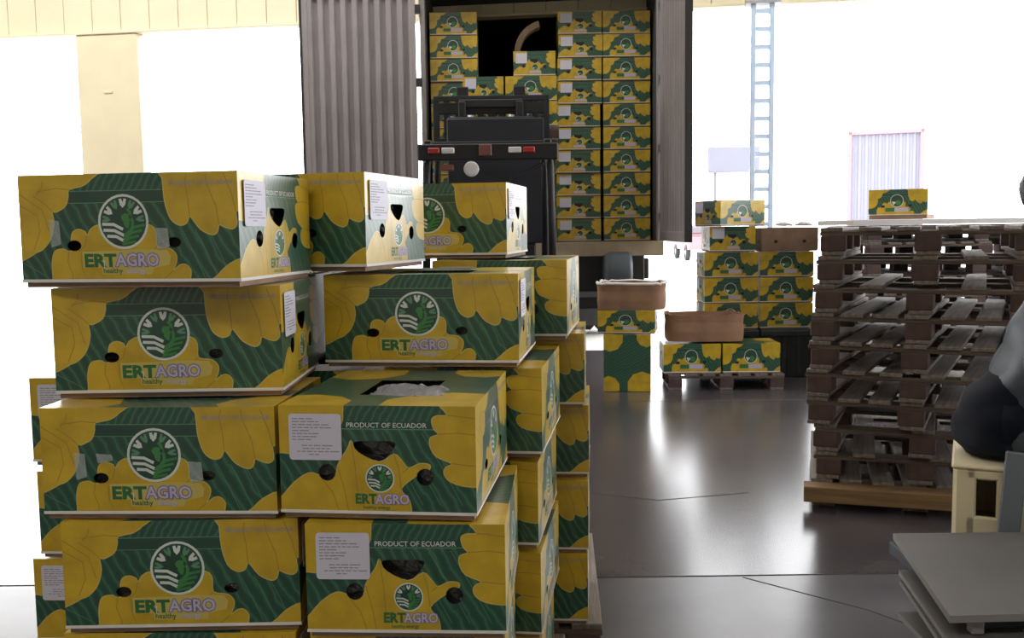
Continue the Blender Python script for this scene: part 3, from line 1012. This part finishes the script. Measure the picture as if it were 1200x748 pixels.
# mast, carriage, forks
for s in (-1, 1):
    MB().box((s * .36, 2.02, 1.28), (.09, .13, 2.36), 'fork_black', .01).build('outer_mast_rail', fk)
    MB().box((s * .27, 2.04, 1.68), (.07, .11, 1.86), 'fork_black', .01).build('inner_mast_rail', fk)
    MB().tube([(s * .19, 2.0, .4), (s * .19, 2.0, 2.48)], .035, 'rim_steel', 10).build('lift_cylinder', fk)
    f_ = MB().box((s * .27, 2.17, 2.49), (.11, .05, .55), 'fork_black', .008)
    f_.box((s * .27, 2.52, 2.235), (.11, .70, .045), 'fork_black', .008)
    f_.build('fork', fk)
for zz, m in ((.35, 'fork_black'), (1.2, 'fork_black'), (2.40, 'fork_black')):
    MB().box((0, 1.97, zz), (.8, .06, .12), m, .01).build('mast_crossbar', fk)
MB().box((0, 2.04, 2.59), (.6, .06, .08), 'fork_black', .01).build('mast_crossbar', fk)
for zz in (2.23, 2.56):
    MB().box((0, 2.12, zz), (1.02, .04, .11), 'fork_black', .008).build('carriage_bar', fk)
b = MB()
for xx in (-.52, -.42, -.31, -.21, -.10, 0, .10, .21, .31, .42, .52):
    b.box((xx, 2.12, 2.38), (.06, .035, .52), 'fork_blue', .004)
b.box((0, 2.12, 2.65), (1.09, .04, .05), 'fork_blue', .004)
b.build('load_backrest', fk)
MB().box((.04, 1.90, 1.86), (.90, .03, 1.16), 'fork_blue', .01).build('mast_shade_sheet', fk)  # dark sheet standing in for the shade seen through the guard
for yy, rr_, q in ((.25, .24, .42), (1.78, .31, .46)):
    for s in (-1, 1):
        wl = empty('wheel', (s * q, yy, rr_))
        wl.parent = fk
        wl.rotation_euler = (0, R(90) * s, 0)
        wl.scale = (rr_ / .5, rr_ / .5, .75)
        link('tyre', tyre_me, wl)
        link('hub', hub_me, wl)
# load on the forks
pallet(-.0, 9.56, 2.262, 0, 'wooden pallet carried on the raised forks at the container mouth', seed=5, sx=.95, sy=.44)
LZ = 2.262 + PH + .002
for r_, z in enumerate((LZ, LZ + .238)):
    g = 'cartons on the raised pallet'
    far_carton('E', -.245, 9.60, z, .5, 'banana carton at left in the %s layer on the raised pallet' % ('lower', 'upper')[r_], g, sc=(1, .96, 1))
    far_carton('L', .215, 9.60, z, -.5, 'banana carton at right in the %s layer on the raised pallet' % ('lower', 'upper')[r_], g)
far_carton('E', .25, 9.62, LZ + .476, 1, 'banana carton alone on top of the raised pallet load', 'cartons on the raised pallet')

# bent brown board standing on the load
b = MB()
vs, fs = [], []
for i in range(13):
    t = i / 12
    a_ = R(180 - 78 * t)
    for r_ in (.30, .245):
        for yy in (0, .16):
            vs.append((.30 + r_ * math.cos(a_), yy, .31 * math.sin(a_) * r_ / .3))
for i in range(12):
    o4 = i * 4
    fs += [(o4, o4 + 1, o4 + 5, o4 + 4), (o4 + 2, o4 + 6, o4 + 7, o4 + 3), (o4, o4 + 4, o4 + 6, o4 + 2), (o4 + 1, o4 + 3, o4 + 7, o4 + 5)]
fs += [(0, 2, 3, 1), (48, 49, 51, 50)]
b.add(vs, fs, mat('brown_board', (.13, .085, .05), .8, var=.2, vscale=6))
tag(b.build('bent_board', None, (.06, 9.74, LZ + .476 + BH + .004)), 'bent brown board standing on the lone top carton of the raised load', 'board')

# ------------------------------------------------------------------ cartons farther back on the floor
# open kraft tray with a pale rim
def open_tray(label, loc, rz, wd, dp, h, name='open_carton', rim=True, seed=1):
    o = empty(name, loc, rz)
    tag(o, label, 'carton')
    rr = random.Random(seed)
    N = 40
    ring = []
    for i in range(N):
        t = 2 * math.pi * i / N
        c, s = math.cos(t), math.sin(t)
        e = .32
        ring.append((math.copysign(abs(c) ** e, c) * wd / 2, math.copysign(abs(s) ** e, s) * dp / 2))
    b = MB()
    vs, fs = [], []
    lev = [(1.0, 0), (1.02, h * .35), (1.0, h * .7), (1.03, h), (1.0, h), (.97, h * .5), (.97, .01)]
    top = [rr.uniform(-.012, .006) for i in range(N)]
    for k_, (q, z) in enumerate(lev):
        for i, (x, y) in enumerate(ring):
            vs.append((x * q, y * q, z + (top[i] if z == h else 0)))
    for k_ in range(len(lev) - 1):
        for i in range(N):
            fs.append((k_ * N + i, k_ * N + (i + 1) % N, (k_ + 1) * N + (i + 1) % N, (k_ + 1) * N + i))
    fs.append(tuple(reversed(range(N))))
    fs.append(tuple((len(lev) - 1) * N + i for i in range(N)))
    b.add(vs, fs, 'kraft_light')
    b.build('carton_wall', o)
    if rim:
        b = MB()
        pts = [(x * 1.012, y * 1.012, h + top[i] + .004) for i, (x, y) in enumerate(ring)]
        b.tube(pts + [pts[0]], .012, 'white_board', 6, False)
        tag(b.build('rim', o), 'white rim')
    return o
mat('kraft_light', (.27, .15, .09), .8, var=.2, vscale=6, bump=.2, bscale=10)
# left little stack
g = 'cartons heaped near the pallet stacks'
o = tag(link('banana_carton', far_me), 'banana carton standing on end on the floor, under the open brown tray', 'carton')
mm = Matrix(((0, 1, 0), (0, 0, -1), (-1, 0, 0))).to_4x4()
mm = Matrix.Rotation(R(-8), 4, 'Z') @ mm
mm.translation = (1.02, 8.62, BL / 2 + .004)
o.matrix_world = mm
o = far_carton('L', .985, 8.43, .50, 12, 'banana carton lying between the upended carton and the open brown tray', None, sc=(1.0, 1, .86))
open_tray('open brown kraft tray with pale rim on top of the small left heap', (1.06, 8.64, .708), R(-12), .58, .42, .225)
# low pallet with two cartons and a crumpled brown carton
pallet(1.85, 8.42, 0, 3, 'low wooden pallet under the two cartons beside the upended carton', seed=9, sy=.45)
far_carton('L', 1.56, 8.45, PH + .002, 3, 'left banana carton of the pair on the low floor pallet', g, sc=(1, 1, 1.1))
far_carton('L', 2.07, 8.43, PH + .002, 2, 'right banana carton of the pair on the low floor pallet', g, sc=(1, 1, 1.1))
o = open_tray('crumpled brown kraft carton lying across the pair on the low floor pallet', (1.70, 8.68, PH + .280), R(-4), .66, .42, .235, 'crumpled_carton', False, 4)
# two-column stack behind
mat('dark_crate', (.025, .03, .03), .7, var=.2, vscale=8)
def crate(x, y, wd, dp, h, label):
    o = empty('plastic_crate', (x, y, 0))
    tag(o, label, 'crate')
    t = .03
    for s in (-1, 1):
        MB().box((0, s * (dp / 2 - t / 2), h / 2), (wd, t, h), 'dark_crate', .006).build('side_panel', o)
        MB().box((s * (wd / 2 - t / 2), 0, h / 2), (t, dp - 2 * t, h), 'dark_crate', .006).build('end_panel', o)
    MB().box((0, 0, h - .02), (wd - 2 * t, dp - 2 * t, .03), 'dark_crate').build('lid_panel', o)
    for k_ in range(4):
        MB().box((-wd / 2 + wd * (k_ + .5) / 4, -dp / 2 - .008, h / 2), (.04, .016, h * .95), 'dark_crate', .004).build('rib', o)
    MB().box((0, -dp / 2 - .012, h - .04), (wd, .024, .05), 'dark_crate', .005).build('rim', o)
    return o
crate(2.02, 9.45, .55, .75, .455, 'dark crate under the left column of the two column carton stack')
crate(2.60, 9.45, .56, .75, .455, 'dark crate under the right column of the two column carton stack')
for i in range(3):
    z = .458 + i * .2385
    n = ('lowest', 'second from the bottom', 'third from the bottom')[i]
    far_carton('L', 2.04, 9.10, z, 0, 'banana carton in the left column of the two column stack, ' + n, g)
    far_carton('L', 2.555, 9.10, z, .5, 'banana carton in the right column of the two column stack, ' + n, g)
far_carton('E', 2.045, 9.08, 1.176, 2, 'banana carton with pale label on the left column, just under the tilted top one', g, sc=(1, 1.04, 1))
o = far_carton('L', 2.13, 9.04, 1.414, -24, 'tilted banana carton on the very top of the two column stack', g)
far_carton('L', 2.575, 9.08, 1.176, 0, 'plain brown carton on the right column of the two column stack', None, kraft_me, 'brown_carton', (1.06, 1, .93))
mat('grey_film', (.55, .53, .56), .3)
for k_, (x, y, z, label) in enumerate(((2.585, 9.32, 1.405, 'scrap of pale film on top of the plain brown carton, towards its left'), (2.765, 9.30, 1.405, 'scrap of pale film on top of the plain brown carton, towards its right'))):
    bm = bmesh.new()
    bmesh.ops.create_icosphere(bm, subdivisions=3, radius=.5)
    rr = random.Random(30 + k_)
    for v_ in bm.verts:
        v_.co = Vector((v_.co.x * .16, v_.co.y * .2, max(v_.co.z, -.1) * .07 + .007)) + Vector((0, 0, rr.uniform(0, .014)))
    me = bpy.data.meshes.new('film_scrap')
    bm.to_mesh(me)
    bm.free()
    me.materials.append(MATS['grey_film'])
    tag(link('film_scrap', me, None, (x, y, z)), label, 'film')

# ------------------------------------------------------------------ yard beyond the openings
mat('yard_lilac', (.14, .14, .18), .7, var=.05, vscale=.8)
mat('yard_red', (.33, .13, .145), .6)
mat('yard_grey', (.12, .12, .135), .6)
pt = empty('parked_container', (11.75, 31, 0), R(-21))
tag(pt, 'pale container with reddish frame parked far out in the glare', 'container')
b = MB()
corr(b, -1.0, 1.0, 0, 1.2, 4.2, 'yard_lilac', 10, .03)
b.build('container_end', pt)
for s in (-1, 1):
    MB().box((s * 1.06, 0, 2.7), (.12, .14, 3.2), 'yard_red', .01).build('corner_post', pt)
    MB().box((s * 1.06, 3, 2.7), (.06, 5.8, 3.0), 'yard_lilac', .01).build('side_wall', pt)
for zz in (1.14, 4.26):
    MB().box((0, 0, zz), (2.2, .14, .12), 'yard_red', .01).build('end_rail', pt)
MB().box((0, 3, 4.29), (2.15, 5.8, .06), 'yard_lilac').build('container_roof', pt)
for s in (-1, 1):
    for yy in (.9, 4.5):
        wl = empty('wheel', (s * .85, yy, .5))
        wl.parent = pt
        wl.rotation_euler = (0, R(90) * s, 0)
        link('tyre', tyre_me, wl)
        link('hub', hub_me, wl)
MB().box((0, 3, .95), (1.2, 5.6, .22), 'yard_grey').build('chassis', pt)
bd = empty('yard_board', (4.97, 22, 0), R(-3))
tag(bd, 'lavender grey board on two posts standing out in the yard', 'board')
MB().box((0, 0, 2.88), (1.15, .06, .58), 'yard_lilac', .03).build('board_panel', bd)
for s in (-1, 1):
    MB().box((s * .4, .06, 1.4), (.07, .07, 2.8), 'yard_grey', .01).build('board_post', bd)
rt = empty('red_pickup', (8.05, 42, 0), R(90))
tag(rt, 'small reddish vehicle parked in the yard, seen past the container door', 'vehicle')
b = MB()
b.prism([(-1.9, -.8), (1.9, -.8), (1.9, .8), (-1.9, .8)], .45, .95, 'yard_red')
b.prism([(-.9, -.74), (.7, -.74), (.7, .74), (-.9, .74)], .95, 1.45, 'yard_red')
b.build('vehicle_body', rt)
MB().box((-.1, 0, 1.25), (1.7, 1.3, .3), 'yard_grey', .03).build('windows', rt)
for sx in (-1.25, 1.25):
    for s in (-1, 1):
        wl = empty('wheel', (sx, s * .75, .33))
        wl.parent = rt
        wl.rotation_euler = (R(90) * -s, 0, 0)
        wl.scale = (.66, .66, .7)
        link('tyre', tyre_me, wl)
        link('hub', hub_me, wl)

# ------------------------------------------------------------------ pile of grey boards at lower right
mat('grey_board', (.105, .10, .10), .6, var=.1, vscale=3, bump=.1, bscale=20)
mat('board_edge', (.22, .21, .21), .7)
mat('navy_plastic', (.012, .016, .032), .5)
def sheet(name, poly, z0, z1, label):
    b = MB()
    n = len(poly)
    b.prism(poly, z0, z1, 'grey_board')
    k_ = b.mid('board_edge')
    for i in range(2, 2 + n):
        b.mi[i] = k_
    o = b.build(name)
    tag(o, label, 'board', 'grey boards in the pile at lower right')
    return o
sheet('grey_board', [(1.018, 2.229), (1.80, 2.252), (1.84, 2.84), (1.126, 2.85)], .482, .500, 'broad grey board lying on top of the pile at lower right')
tag(MB().box((1.44, 2.56, .462), (.66, .56, .038), 'navy_plastic', .004).build('dark_slab'), 'dark navy slab just under the top grey board', 'slab')
sheet('grey_board', [(.995, 2.10), (1.75, 2.12), (1.75, 2.70), (1.085, 2.70)], .428, .442, 'grey board sticking out to the left just under the dark navy slab')
sheet('grey_board', [(.985, 2.08), (1.72, 2.10), (1.72, 2.68), (1.080, 2.68)], .408, .421, 'thin grey board, third from the top of the pile at lower right')
sheet('grey_board', [(1.035, 2.15), (1.7, 2.15), (1.7, 2.58), (1.045, 2.60)], .345, .360, 'grey board lowest in the pile, its corner showing at lower left')
tag(MB().box((1.42, 2.42, .3845), (.5, .36, .045), 'navy_plastic', .004).build('dark_slab'), 'dark slab between the lower grey boards of the pile', 'slab')
tag(MB().box((1.42, 2.40, .171), (.62, .44, .342), 'dark_crate', .02).build('dark_plinth'), 'dark plinth carrying the pile of grey boards', 'plinth')
tag(MB().box((1.095, 2.262, .462), (.03, .03, .036), 'board_edge', .003).build('spacer_block'), 'small pale spacer under the top board corner', 'block')

# ------------------------------------------------------------------ cream tub that the person sits on
mat('cream_plastic', (.66, .58, .40), .45)
tb = empty('plastic_tub', (1.672, 3.145, .392), R(-25))
tag(tb, 'cream plastic tub with a square opening, used as a seat at the right edge', 'tub')
b = MB()
hw_, hd_, hh = .205, .19, .25
b.box((0, hd_, hh / 2), (2 * hw_, .02, hh), 'cream_plastic', .006)
for q in (-1, 1):
    b.box((q * hw_, 0, hh / 2), (.02, 2 * hd_, hh), 'cream_plastic', .006)
b.build('tub_wall', tb)
b = MB()
b.box((-.178, -hd_, hh / 2), (.062, .02, hh), 'cream_plastic', .006)
b.box((.06, -hd_, hh / 2), (.30, .02, hh), 'cream_plastic', .006)
b.box((-.12, -hd_, .052), (.12, .02, .10), 'cream_plastic', .006)
b.box((-.12, -hd_, .235), (.12, .02, .03), 'cream_plastic', .006)
b.build('front_wall', tb)
MB().box((0, 0, hh + .008), (2 * hw_ + .03, 2 * hd_ + .03, .016), 'cream_plastic', .006).build('tub_lid', tb)
MB().box((0, 0, .01), (2 * hw_, 2 * hd_, .02), 'cream_plastic').build('tub_floor', tb)
MB().tube([(-.055, -hd_ - .012, .22), (-.062, -hd_ - .03, .18), (-.055, -hd_ - .03, .13), (-.04, -hd_ - .012, .10)], .008, 'cream_plastic', 8).build('handle', tb)
tag(MB().box((0, 0, .195), (.44, .40, .39), 'kraft', .006).build('brown_carton', None, (1.68, 3.155, 0), R(-25)), 'brown carton under the cream tub at the right edge', 'carton')
b = MB()
b.box((0, 0, .36), (.062, .03, .72), mat('bar_grey', (.13, .15, .18), .5), .004)
o = b.build('grey_bar', None, (1.475, 2.93, 0))
o.rotation_euler = (R(-3), R(4), R(-25))
tag(o, 'flat grey bar standing upright in front of the cream tub', 'bar')

# ------------------------------------------------------------------ person in dark jacket at the right edge
mat('skin', (.28, .15, .10), .55)
mat('hair', (.012, .011, .013), .5, bump=.4, bscale=90)
mat('jacket', (.040, .050, .072), .5, bump=.9, bscale=7, var=.15, vscale=5)
mat('jacket_navy', (.004, .006, .014), .85, bump=.3, bscale=12, spec=.25)
mat('trousers', (.03, .032, .04), .8, bump=.2, bscale=20)
mat('glove', (.17, .19, .22), .6)
mat('shoe', (.02, .02, .02), .5)
def skin_obj(name, verts, edges, radii, m, parent, root=0, sub=2):
    me = bpy.data.meshes.new(name)
    me.from_pydata(verts, edges, [])
    me.materials.append(MATS[m])
    o = link(name, me, parent)
    md = o.modifiers.new('skin', 'SKIN')
    md.use_smooth_shade = True
    for i, d in enumerate(me.skin_vertices[0].data):
        r = radii[i]
        d.radius = r if isinstance(r, tuple) else (r, r)
        d.use_root = (i == root)
    s = o.modifiers.new('sub', 'SUBSURF')
    s.levels = s.render_levels = sub
    return o
pe = empty('person', (1.60, 3.18, 0), R(-25))
tag(pe, 'person in dark blue jacket seated on the cream tub, mostly beyond the right edge', 'person')
# local coordinates: seated, facing +X, right arm (-Y) towards the camera
Jn = dict(pel=(.02, 0, .79), spi=(.14, 0, .98), che=(.215, 0, 1.18), nec=(.20, 0, 1.345), hea=(.16, 0, 1.43), cra=(.155, 0, 1.52),
          lsh=(.215, -.175, 1.225), lel=(.10, -.235, .96), lwr=(.33, -.20, .86),
          rsh=(.215, .175, 1.225), rel=(.12, .235, .96), rwr=(.35, .19, .86),
          lhi=(.0, -.10, .785), lkn=(.47, -.11, .75), lan=(.43, -.11, .30), lto=(.56, -.11, .235),
          rhi=(.0, .10, .785), rkn=(.47, .11, .75), ran=(.49, .11, .30), rto=(.62, .11, .235))
def graph(keys, links, rad):
    v = [Jn[k_] for k_ in keys]
    e = [(keys.index(a), keys.index(b_)) for a, b_ in links]
    return v, e, [rad[k_] for k_ in keys]
# body: one surface, head to wrists to ankles
keys = ['pel', 'spi', 'che', 'nec', 'hea', 'cra', 'lsh', 'lel', 'lwr', 'rsh', 'rel', 'rwr', 'lhi', 'lkn', 'lan', 'rhi', 'rkn', 'ran']
links = [('pel', 'spi'), ('spi', 'che'), ('che', 'nec'), ('nec', 'hea'), ('hea', 'cra'), ('che', 'lsh'), ('lsh', 'lel'), ('lel', 'lwr'), ('che', 'rsh'), ('rsh', 'rel'), ('rel', 'rwr'),
         ('pel', 'lhi'), ('lhi', 'lkn'), ('lkn', 'lan'), ('pel', 'rhi'), ('rhi', 'rkn'), ('rkn', 'ran')]
rad = dict(pel=.09, spi=.10, che=.10, nec=.055, hea=.085, cra=.085, lsh=.06, lel=.045, lwr=.03, rsh=.06, rel=.045, rwr=.03, lhi=.065, lkn=.05, lan=.04, rhi=.065, rkn=.05, ran=.04)
skin_obj('body', *graph(keys, links, rad), 'skin', pe)
# face, turned away from the camera's side
MB().tube([(.235, 0, 1.498), (.262, 0, 1.470), (.245, 0, 1.458)], [.010, .016, .012], 'skin', 8).build('nose', pe)
MB().tube([(.230, -.022, 1.43), (.244, 0, 1.432), (.230, .022, 1.43)], [.006, .009, .006], 'skin', 8).build('mouth', pe)
for s in (-1, 1):
    MB().tube([(.15, s * .083, 1.45), (.14, s * .095, 1.48), (.145, s * .088, 1.505)], [.010, .016, .010], 'skin', 8).build('ear', pe)
    MB().lathe([(0, -.009), (.007, -.006), (.009, 0), (.007, .006), (0, .009)], 'hair', 10, Matrix.Translation((.233, s * .033, 1.498))).build('eye', pe)
bm = bmesh.new()
bmesh.ops.create_uvsphere(bm, u_segments=20, v_segments=14, radius=1)
rr = random.Random(2)
for v_ in bm.verts:
    c = v_.co
    lift = .0 if c.x < .3 else .55 * (c.x - .3)
    zc = max(c.z, -.75 + lift * 1.8)
    v_.co = Vector((c.x * .105 + .138, c.y * .098, zc * .105 + 1.52)) + Vector((rr.uniform(-1, 1), rr.uniform(-1, 1), rr.uniform(-1, 1))) * .003
me = bpy.data.meshes.new('hair')
bm.to_mesh(me)
bm.free()
for p_ in me.polygons:
    p_.use_smooth = True
me.materials.append(MATS['hair'])
link('hair', me, pe)
# jacket (torso and sleeves) and trousers
def cloth_loft(b, rings, m, n=32, fold=.006, seed=0, axis=None):
    """garment shell: rings of (centre, half depth, half width) stacked along Z (or along axis), with folds"""
    rr = random.Random(seed)
    ph = [rr.uniform(0, 6.28) for _ in range(6)]
    sub = []
    for i in range(len(rings) - 1):
        for k_ in range(5):
            t = k_ / 5
            t2 = t * t * (3 - 2 * t)
            c0, a0, w0 = rings[i]
            c1, a1, w1 = rings[i + 1]
            sub.append((Vector(c0).lerp(Vector(c1), t), a0 + (a1 - a0) * t2, w0 + (w1 - w0) * t2))
    c0, a0, w0 = rings[-1]
    sub.append((Vector(c0), a0, w0))
    vs, fs = [], []
    for i, (c, a, w_) in enumerate(sub):
        if axis:
            d = (sub[min(i + 1, len(sub) - 1)][0] - sub[max(i - 1, 0)][0]).normalized()
            u_ = Vector((0, 1, 0)).cross(d).normalized()
            v2 = d.cross(u_)
        else:
            u_, v2 = Vector((1, 0, 0)), Vector((0, 1, 0))
        for k_ in range(n):
            t = 2 * math.pi * k_ / n
            f_ = 1 + (fold / max(a, .03)) * (math.sin(3 * t + ph[0] + i * .35) + .7 * math.sin(5 * t + ph[1] - i * .5) + .8 * math.sin(i * .9 + ph[2] + 2 * t))
            vs.append(c + u_ * math.cos(t) * a * f_ + v2 * math.sin(t) * w_ * f_)
    for i in range(len(sub) - 1):
        for k_ in range(n):
            fs.append((i * n + k_, i * n + (k_ + 1) % n, (i + 1) * n + (k_ + 1) % n, (i + 1) * n + k_))
    fs.append(tuple(reversed(range(n))))
    fs.append(tuple(range((len(sub) - 1) * n, len(sub) * n)))
    b.add(vs, fs, m, True)
b = MB()
cloth_loft(b, [((.16, 0, .675), .182, .215), ((.145, 0, .78), .182, .21), ((.138, 0, .89), .178, .20), ((.148, 0, .98), .170, .20), ((.18, 0, 1.09), .165, .205), ((.215, 0, 1.20), .150, .20), ((.215, 0, 1.27), .115, .175),
               ((.205, 0, 1.32), .078, .095), ((.20, 0, 1.355), .068, .072)], 'jacket', 36, .006, 4)
for s, p_ in ((-1, 'l'), (1, 'r')):
    A_, E2, W2 = Vector(Jn[p_ + 'sh']), Vector(Jn[p_ + 'el']), Vector(Jn[p_ + 'wr'])
    cloth_loft(b, [(A_ + Vector((0, -s * .03, .03)), .05, .05), (A_, .085, .085), (A_.lerp(E2, .5), .076, .076), (E2.lerp(A_, .12), .072, .072), (E2.lerp(W2, .15), .070, .070), (E2.lerp(W2, .55), .062, .062), (E2.lerp(W2, .93), .052, .052)],
               'jacket', 20, .005, 7 + s, True)
b.build('jacket', pe)
b = MB()
cloth_loft(b, [((.02, 0, .668), .12, .15), ((-.0, 0, .70), .138, .175), ((-.005, 0, .78), .138, .175), ((.02, 0, .86), .135, .165), ((.06, 0, .93), .10, .13)], 'jacket_navy', 32, .004, 9)
for p_ in 'lr':
    H_, K_, A_ = Vector(Jn[p_ + 'hi']), Vector(Jn[p_ + 'kn']), Vector(Jn[p_ + 'an'])
    cloth_loft(b, [(H_, .09, .09), (H_.lerp(K_, .5), .085, .085), (K_.lerp(H_, .12), .075, .075), (K_.lerp(A_, .12), .074, .074), (K_.lerp(A_, .5), .068, .068), (K_.lerp(A_, .97), .06, .06)], 'jacket_navy', 20, .004, 12, True)
b.build('trousers', pe)
for a, t in (('lan', 'lto'), ('ran', 'rto')):
    A, T_ = Vector(Jn[a]), Vector(Jn[t])
    skin_obj('shoe', [tuple(A + Vector((-.05, 0, -.045))), tuple(A + Vector((0, 0, -.04))), tuple(T_), tuple(T_ + Vector((.06, 0, -.005)))], [(0, 1), (1, 2), (2, 3)], [.038, .045, .04, .028], 'shoe', pe, 1)
def hand(wrist, d, side, m, name, curl):
    """palm and five unequal fingers; d = pointing direction, side = thumb side"""
    wrist, d, side = Vector(wrist), Vector(d).normalized(), Vector(side).normalized()
    nrm = d.cross(side).normalized()
    v, e, r = [], [], []
    def add(p, rr_, prev=None):
        v.append(tuple(p))
        r.append(rr_)
        if prev is not None:
            e.append((prev, len(v) - 1))
        return len(v) - 1
    a = add(wrist, .030)
    c = add(wrist + d * .045, (.038, .022), a)
    for k_, (off, ln) in enumerate(((.030, .072), (.010, .082), (-.011, .076), (-.031, .060))):
        q = add(wrist + d * .088 + side * off, .0115, c)
        q = add(wrist + d * (.088 + ln * .45) + side * off * 1.1 + nrm * curl * .010, .0100, q)
        q = add(wrist + d * (.088 + ln * .78) + side * off * 1.1 + nrm * curl * .028, .0092, q)
        add(wrist + d * (.088 + ln * .92) + side * off * 1.05 + nrm * curl * .048, .0080, q)
    q = add(wrist + d * .035 + side * .040 + nrm * .006, .013, c)
    q = add(wrist + d * .068 + side * .058 + nrm * curl * .014, .0115, q)
    add(wrist + d * .098 + side * .060 + nrm * curl * .026, .0095, q)
    return skin_obj(name, v, e, r, m, pe, 0, 2)
tag(hand(Jn['lwr'], (.9, .1, -.4), (0, .3, .9), 'glove', 'gloved_hand', -.8), 'grey glove')
tag(hand(Jn['rwr'], (.9, -.1, -.4), (0, -.3, .9), 'glove', 'gloved_hand', .8), 'grey glove')
# low step for the feet
tag(MB().box((0, 0, .095), (.36, .5, .19), 'old_wood', .01).build('wooden_step', None, (2.10, 2.945, 0), R(-25)), 'wooden step under the feet of the seated person', 'step')
